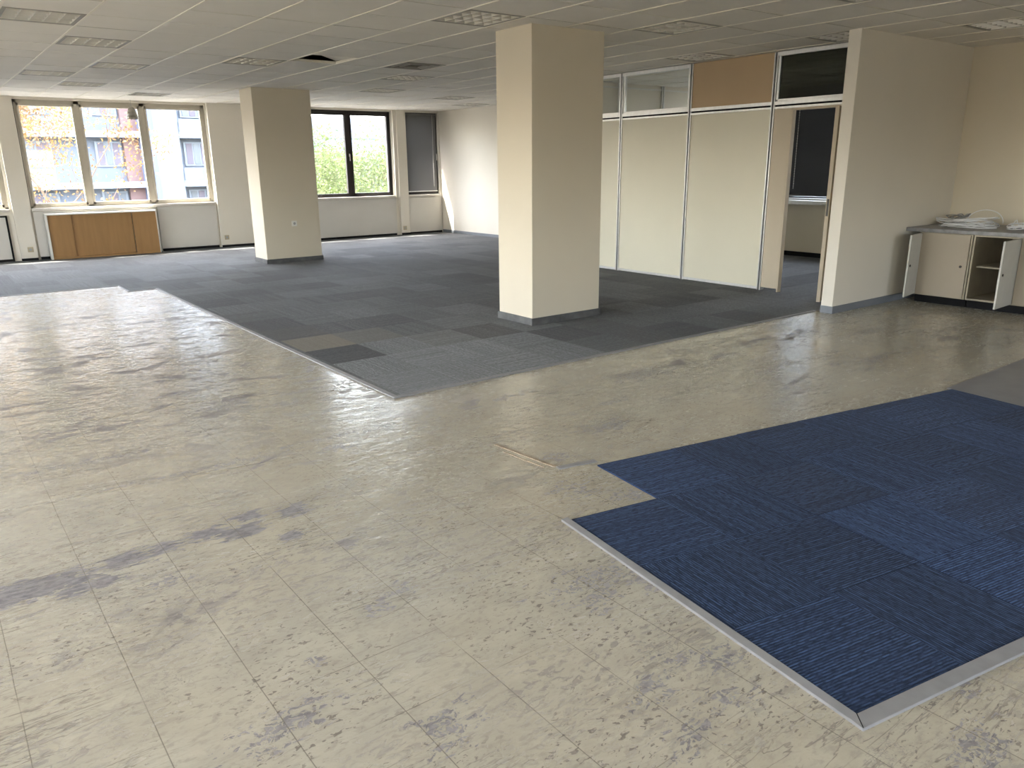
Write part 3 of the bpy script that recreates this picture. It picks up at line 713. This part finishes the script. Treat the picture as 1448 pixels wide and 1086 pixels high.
# ------------------------------------------------------------------ carpets
def clip_tiles(b, rects, ox, oy, dx, dy, z, seed, special={}):
    rnd = {}
    for (x0, x1, y0, y1) in rects:
        for i in range(math.floor((x0-ox)/dx), math.ceil((x1-ox)/dx)):
            for j in range(math.floor((y0-oy)/dy), math.ceil((y1-oy)/dy)):
                a0, a1 = max(x0, ox+i*dx), min(x1, ox+(i+1)*dx); c0, c1 = max(y0, oy+j*dy), min(y1, oy+(j+1)*dy)
                if a1-a0 < 1e-3 or c1-c0 < 1e-3: continue
                rr = random.Random(seed+i*131+j*7919); t = rr.random(); sp = special.get((i, j), (None, 0, 0)); t = t if sp[0] is None else sp[0]
                co = [(a0, c0), (a1, c0), (a1, c1), (a0, c1)]
                uv = [(p_[0]+i*3.7, p_[1]+j*2.3) for p_ in co]
                if (i+j) % 2: uv = [(q[1], q[0]) for q in uv]
                b.poly([(p_[0], p_[1], z) for p_ in co], 0, uv, (t, sp[1], sp[2], 1))
gc = MB(); GZ = .007
SPEC = {(0, 2): (.2, 0, .75), (0, 3): (.8, .8, 0), (1, 3): (.6, .30, 0), (0, 4): (.2, .15, .4), (0, 0): (1.9, 0, 0), (1, 0): (1.8, 0, 0), (2, 0): (2.0, 0, 0), (1, 1): (2.0, 0, 0), (0, 1): (1.6, 0, 0),
        (2, 1): (2.1, 0, 0), (3, 0): (1.6, 0, 0), (3, 1): (1.5, 0, 0), (1, 2): (1.5, 0, 0), (2, 2): (1.2, .1, 0), (3, 3): (.9, 0, 0), (4, 4): (1, 0, 0), (4, 0): (.3, 0, 0), (5, 0): (.3, 0, .3), (6, 0): (.1, 0, .2),
        (4, 1): (.1, 0, .4), (5, 1): (.2, 0, .2), (3, 2): (.2, .1, .3), (0, 5): (.1, 0, .3), (1, 4): (.3, 0, .2)}
def minus(rects, h):
    out = []
    for x0, x1, y0, y1 in rects:
        if h[0] >= x1 or h[1] <= x0 or h[2] >= y1 or h[3] <= y0: out.append((x0, x1, y0, y1)); continue
        a_, b_ = max(x0, h[0]), min(x1, h[1]); out += [(x0, a_, y0, y1), (b_, x1, y0, y1), (a_, b_, y0, h[2]), (a_, b_, h[3], y1)]
    return [q for q in out if q[1]-q[0] > 1e-3 and q[3]-q[2] > 1e-3]
clip_tiles(gc, minus(minus([(2.5, 7.6, 4.64, 16.38), (7.6, 8.46, 4.64, 16.38)], (4.778, 5.687, 5.958, 6.512)), (4.648, 5.632, 12.868, 13.422))+[(7.64, 8.46, 4.57, 4.64), (8.46, 11.98, 4.57, 9.43), (8.46, 10.34, 9.57, 16.38), (2.15, 2.5, 11.2, 16.38), (-3.98, 2.15, 11.85, 16.38)],
           2.54, 4.64, .5, .565, GZ, 3, SPEC)
o = gc.build('grey_carpet', M['grey']); tag(o, 'wall to wall grey carpet tiles around both columns and through the doorway', 'carpet')
def strip(nm, par, a, b_, w_, h_, m='trim', side=1):
    pr = [(0, 0), (w_, 0), (w_, h_*.6), (w_*.97, h_*.8), (0, h_)]
    if side < 0: pr = [(-u, h) for u, h in pr][::-1]
    return MB().sweep(pr, a, b_).build(nm, M[m], par)
strip('edge_trim', o, (7.62, 4.64, 0), (2.5, 4.64, 0), .03, .011, side=-1)
strip('edge_trim', o, (2.5, 4.61, 0), (2.5, 11.2, 0), .035, .011, side=-1)
strip('edge_trim', o, (2.15, 11.2, 0), (2.15, 11.85, 0), .02, .009, side=-1)
strip('edge_trim', o, (2.5, 11.2, 0), (2.13, 11.2, 0), .012, .009, side=-1)
strip('edge_trim', o, (2.13, 11.85, 0), (-3.98, 11.85, 0), .012, .009, side=-1)
bc = MB(); BO = Vector((1.935, .913, 0)); E1 = Vector((.975, -.168, 0)); E2 = Vector((.137, .991, 0)); BZ = .008
def bp_(u, v_, z=0): q = BO+E1*u+E2*v_; return Vector((q.x, q.y, z))
for i in range(7):
    for j in range(4):
        if (i, j) == (0, 3): continue
        s_ = .0012; jit = [random.uniform(-.002, .002) for _ in range(4)]
        co = [(i*.5+s_, j*.5+s_), (i*.5+.5-s_, j*.5+s_), (i*.5+.5-s_, j*.5+.5-s_), (i*.5+s_, j*.5+.5-s_)]
        if j == 3: d_ = (0, .0, .004, .010, .012, .004, 0)[i]; co[2] = (co[2][0], co[2][1]+d_); co[3] = (co[3][0], co[3][1]+d_)
        P3 = [bp_(*q, BZ) for q in co]; P0 = [bp_(*q, .0) for q in co]
        uv = [(q[0]+i*3.1, q[1]+j*1.7) for q in co]
        if (i+j) % 2: uv = [(q[1], q[0]) for q in uv]
        tn = (random.random(), .02 if (i, j) in ((2, 2), (3, 1), (4, 0)) else 0, 0, 1)
        bc.poly(P3, 0, uv, tn)
        for k in range(4): bc.poly([P0[k], P0[(k+1) % 4], P3[(k+1) % 4], P3[k]], 0, [uv[k]]*4, tn)
o = bc.build('blue_carpet', M['blue']); tag(o, 'navy blue striped carpet tiles laid askew on the worn vinyl at lower right', 'carpet')
def pr4(w_, h_): return w_, h_
strip('edge_trim', o, bp_(0, .0), bp_(0, 1.52), .034, .012, side=-1)
strip('edge_trim', o, bp_(-.034, 0), bp_(3.5, 0), .05, .012, side=1)
MB().sweep([(-.0012, 0), (.0012, 0), (.0012, .0006), (-.0012, .0006)], bp_(0, 0, .0121), bp_(-.033, -.048, .0101)).build('mitre_joint', M['dark_gap'], o)
# grey lino patch to the right of the blue carpet
gp = MB(); R0, R1 = bp_(3.51, 2.04), bp_(3.51, -2.2)
gp.prism([(R0.x, R0.y), (R1.x, R1.y), (9.95, R1.y), (9.95, R0.y+.03)], 0, .005)
o = gp.build('grey_floor_sheet', M['grey_floor']); tag(o, 'smooth grey floor sheet meeting the right hand end of the blue carpet', 'flooring')
# loose old trim beside the blue carpet
a, b_ = Vector((2.515, 2.935, 0)), Vector((2.745, 2.888, 0))
o = strip('floor_trim', None, a, b_, .035, .006); tag(o, 'short grey metal floor trim lying left of the blue carpet corner', 'floor trim')
o = strip('glue_strip', None, Vector((2.505, 2.94, 0)), Vector((2.46, 3.42, 0)), .022, .004, 'trim_brown'); tag(o, 'thin brown strip of old trim stuck to the vinyl', 'floor trim')
o = strip('glue_strip', None, Vector((2.46, 2.97, 0)), Vector((2.43, 3.30, 0)), .008, .003, 'trim_brown'); tag(o, 'narrower brown strip lying parallel beside the old trim', 'floor trim')

# ------------------------------------------------------------------ base cabinets in the corner
XF, XK = 9.0, 9.97
def cabinet(y0, y1, label, splits):
    r = empty('base_cabinet', (XF, (y0+y1)/2, 0)); tag(r, label, 'cabinet', 'base cabinets under the grey worktop'); yc = (y0+y1)/2
    c_ = MB(); d = XK-XF; t = .018; a, b2 = y0-yc, y1-yc
    c_.box(0, d, a, a+t, .09, .785); c_.box(0, d, b2-t, b2, .09, .785); c_.box(0, d, a+t, b2-t, .09, .108); c_.box(0, d, a+t, b2-t, .767, .785); c_.box(d-.01, d, a+t, b2-t, .108, .767)
    for s_ in splits: c_.box(0, d, s_-yc-t/2, s_-yc+t/2, .108, .767)
    c_.build('carcass', M['carcass'], r)
    MB().box(.06, .078, a, b2, 0, .09).build('plinth', M['dark_gap'], r)
    return r, yc
def leaf(par, yc, yh, wid, ang, inner, kn, z0=.10, z1=.775):
    """door leaf hinged at yh on the -y side; ang 0 = closed, opens towards -x"""
    e = empty('door', (0, yh-yc, 0)); e.parent = par; e.rotation_euler = (0, 0, ang)
    MB().box(-.018, 0, .002, wid-.002, z0, z1).build('leaf', M['door_inner'] if inner else M['cab_face'], e, bevel=.002)
    MB().tube([(-.018, kn, .44), (-.026, kn, .44), (-.028, kn, .44)], [.012, .014, .009], 12).build('knob', M['metal_dark'], e)
    for z in (.20, .68): MB().box(.0, .016, .0, .045, z-.014, z+.014).build('hinge', M['metal_dark'], e)
    if inner:
        for z in (.20, .45, .68): MB().box(0, .004, wid-.075, wid-.05, z-.014, z+.014).build('catch', M['metal_dark'], e)
    return e
r, yc = cabinet(3.715, 4.27, 'corner base cabinet with its narrow left door open', ())
leaf(r, yc, 3.73, .52, 0, False, .06)
leaf(r, yc, 4.262, .40, 1.75, True, .34)
r, yc = cabinet(2.80, 3.705, 'base cabinet with one open door showing an empty shelf compartment', (3.26,))
leaf(r, yc, 3.262, .46, 1.62, True, .40)
leaf(r, yc, 2.81, .43, 0, False, .06)
MB().box(.12, XK-XF-.01, 3.27-yc, 3.687-yc, .43, .447).build('shelf', M['carcass'], r)
r, yc = cabinet(1.90, 2.79, 'closed base cabinet beyond the right edge of the photo', (2.34,))
leaf(r, yc, 1.91, .43, 0, False, .06); leaf(r, yc, 2.35, .43, 0, False, .06)
o = MB().box(XF-.03, 9.985, 1.88, 4.425, .785, .828).build('worktop', M['worktop'], bevel=.006); tag(o, 'grey worktop running along the back wall over the cabinets', 'worktop')
MB().box(9.955, 9.985, 1.88, 3.55, .828, .91).build('upstand', M['skirt'], o)

# cable coils on the worktop
WT = .829
def coil(name, label, cx_, cy_, rx, ry, n_, rad, m, h, seed, spread=.03, arch=None, plugs=(), group='cable coils on the worktop'):
    r = empty(name, (cx_, cy_, WT)); tag(r, label, 'cable', group); rr = random.Random(seed)
    b = MB(); pts = []
    for k in range(n_):
        dx, dy, a, b2 = rr.uniform(-spread, spread), rr.uniform(-spread, spread), rx*rr.uniform(.82, 1.1), ry*rr.uniform(.88, 1.08)
        zz = rad+rr.random()*h; tl = rr.uniform(-.045, .045); ph = rr.uniform(0, 6.28)
        for q in range(28):
            t = 2*PI*q/28; f_ = q/28
            pts.append(Vector((dx+a*math.cos(t), dy+b2*math.sin(t), max(rad, zz+tl*math.sin(t+ph)+.010*math.sin(3*t+ph)))))
    # soften the jumps between turns
    for _ in range(3):
        pts = [pts[0]]+[(pts[i-1]+pts[i]*2+pts[i+1])/4 for i in range(1, len(pts)-1)]+[pts[-1]]
    b.tube(pts, rad, 7); b.build('cable', m, r)
    for a_ in arch or (): MB().tube(a_, rad, 7).build('loop', m, r)
    for (x, y, z, rz) in plugs:
        MB().box(-.025, .025, -.011, .011, 0, .02, M=Matrix.Translation((x, y, z)) @ Matrix.Rotation(rz, 4, 'Z')).build('plug', M['cable_black'], r, bevel=.003)
    return r
arch = [(.02+.03*math.sin(t), -.10+.19*math.cos(t)-.04, .055+.135*math.sin(t)**1 if math.sin(t) > 0 else .02) for t in [PI*k/20 for k in range(21)]]
coil('cable_coil', 'large loose coil of white network cable with one loop standing up', 9.42, 3.95, .18, .29, 14, .0042, M['cable_white'], .085, 4, .06, arch=[arch])
coil('cable_coil', 'grey cable coil in the corner behind the white coils', 9.81, 4.26, .11, .10, 12, .006, M['cable_grey'], .08, 5, .03)
coil('cable_coil', 'small white coil with black plugs at the right of the pile', 9.42, 3.42, .11, .14, 6, .0045, M['cable_white'], .05, 6, .03,
     arch=[[(-.02, .10, .02), (-.01, .07, .09), (.0, .06, .10), (.01, .05, .06), (.02, .0, .02)]], plugs=((-.03, .09, .004, .4), (0, .04, .02, 1.2), (.03, -.06, .01, .2), (-.02, .02, .01, 2.2), (.05, .0, .03, .9)))

# ------------------------------------------------------------------ outside
GZ0 = -9.0
def outz(z): return (z-1.55)*1.25+1.55
o = MB().box(-200, 200, 17.5, 200, GZ0-.3, GZ0).build('ground', M['ground']); struct(o)
o = MB().box(-200, 200, -200, 17.5, GZ0-.3, GZ0).build('ground', M['ground']); struct(o)
B = empty('apartment_building', (10, 55, GZ0)); tag(B, 'pale blue apartment block with white balcony bands behind the triple window', 'building')
def bb(nm, m, x0, x1, y0, y1, z0, z1): return MB().box(x0-10, x1-10, y0-55, y1-55, z0-GZ0, z1-GZ0).build(nm, M[m], B)
bb('wall', 'fac', -12, 23, 55.3, 67, GZ0, 12.6)
bb('pillar', 'fac_col', 12.35, 13.15, 54.2, 55.3, GZ0, 12.8)
bb('stair_tower', 'fac_white', 13.15, 14.75, 54.6, 55.3, GZ0, 12.8)
for k in range(-3, 4):
    z = .62+3.0*k
    bb('balcony_band', 'fac_white', -12, 12.35, 54.1, 55.3, z-.17, z+.20)
    bb('balcony_band', 'fac_white', 14.75, 23, 54.1, 55.3, z-.17, z+.20)
    bb('brick_panel', 'brick', 11.45, 12.35, 54.9, 55.3, z+.2, z+2.83)
    bb('parapet', 'fac', 14.75, 23, 54.3, 54.5, z+.2, z+1.0)
    for x0, x1 in ((9.95, 11.25), (5.2, 7.4), (0.5, 2.7), (-4.5, -2.3), (15.2, 16.6), (18.2, 19.8)):
        f = bb('window', 'fac_white', x0-.1, x1+.1, 55.18, 55.3, z+1.12, z+2.62)
        nn = 3; wd = (x1-x0)/nn
        for q in range(nn):
            xa = x0+q*wd
            MB().box(xa+.05-10, xa+wd-.05-10, .14, .178, z+1.22-GZ0, z+2.52-GZ0).build('pane', M['fac_glass'] if (q+k) % 2 else M['curtain'], f)
B2 = empty('office_block', (52, 95, GZ0)); tag(B2, 'distant pale block beyond the green trees', 'building')
MB().box(-14, 4, 0, 14, 0, 16.5).build('wall', M['fac_white'], B2)
for k in range(4): MB().box(-14.1, 4.1, -.2, 0, 2+4*k, 3.6+4*k).build('window_band', M['fac_glass'], B2)

def tree(name, label, base, height, cr, leafm, nleaf, seed, leaf=.16, dens=3, spreadz=1.0, group=None):
    rr = random.Random(seed); r = empty(name, base); tag(r, label, 'tree', group)
    b = MB(); tips = []
    def grow(p, d, ln, rad, lvl):
        pts = [p]; rads = [rad]; n_ = 4
        for k in range(n_):
            d = (d+Vector((rr.uniform(-.22, .22), rr.uniform(-.22, .22), rr.uniform(-.05, .12)))).normalized()
            p = p+d*ln/n_; pts.append(p); rads.append(rad*(1-.45*(k+1)/n_))
        b.tube(pts, rads, 5 if lvl > 1 else 8, cap=False)
        if lvl >= 2: tips.extend(pts[1:])
        if lvl < 5:
            for _ in range(2 if lvl in (0,) else (3 if rr.random() < .6 else 2)):
                a = Vector((rr.uniform(-1, 1), rr.uniform(-1, 1), rr.uniform(-.15, .8)))
                grow(p, (d*.75+a.normalized()*.75).normalized(), ln*rr.uniform(.62, .8), rads[-1]*.75, lvl+1)
    for _ in range(dens):
        grow(Vector((rr.uniform(-.2, .2), rr.uniform(-.2, .2), 0)), Vector((rr.uniform(-.2, .2), rr.uniform(-.2, .2), 1)).normalized(), height*.33, .16, 0)
    b.build('branches', M['bark'], r)
    f = MB()
    for k in range(nleaf):
        p = tips[rr.randrange(len(tips))]+Vector((rr.gauss(0, cr), rr.gauss(0, cr), rr.gauss(0, cr)*spreadz))
        u = Vector((rr.uniform(-1, 1), rr.uniform(-1, 1), rr.uniform(-1, 1))).normalized(); v_ = u.orthogonal().normalized(); s_ = leaf*rr.uniform(.5, 1.2)
        f.poly([p-u*s_, p-v_*s_*.6, p+u*s_, p+v_*s_*.6])
    f.build('foliage', leafm, r); return r
tree('autumn_tree', 'thin orange leaved tree outside the left pane of the triple window', (3.0, 30.5, GZ0), 16.0, .20, M['leaf_or'], 20000, 11, .06, 3)
tree('autumn_tree', 'orange leaved tree outside the window cut by the left edge', (-6.5, 29.0, GZ0), 14.0, .2, M['leaf_or'], 5000, 12, .07, 2)
tree('green_tree', 'leafy green tree filling the left pane of the dark framed window', (15.6, 31.0, GZ0), 11.4, .42, M['leaf_gr'], 26000, 13, .075, 4)
tree('green_tree', 'leafy green tree filling the right pane of the dark framed window', (23.6, 46.0, GZ0), 12.2, .42, M['leaf_gr'], 26000, 14, .075, 4)
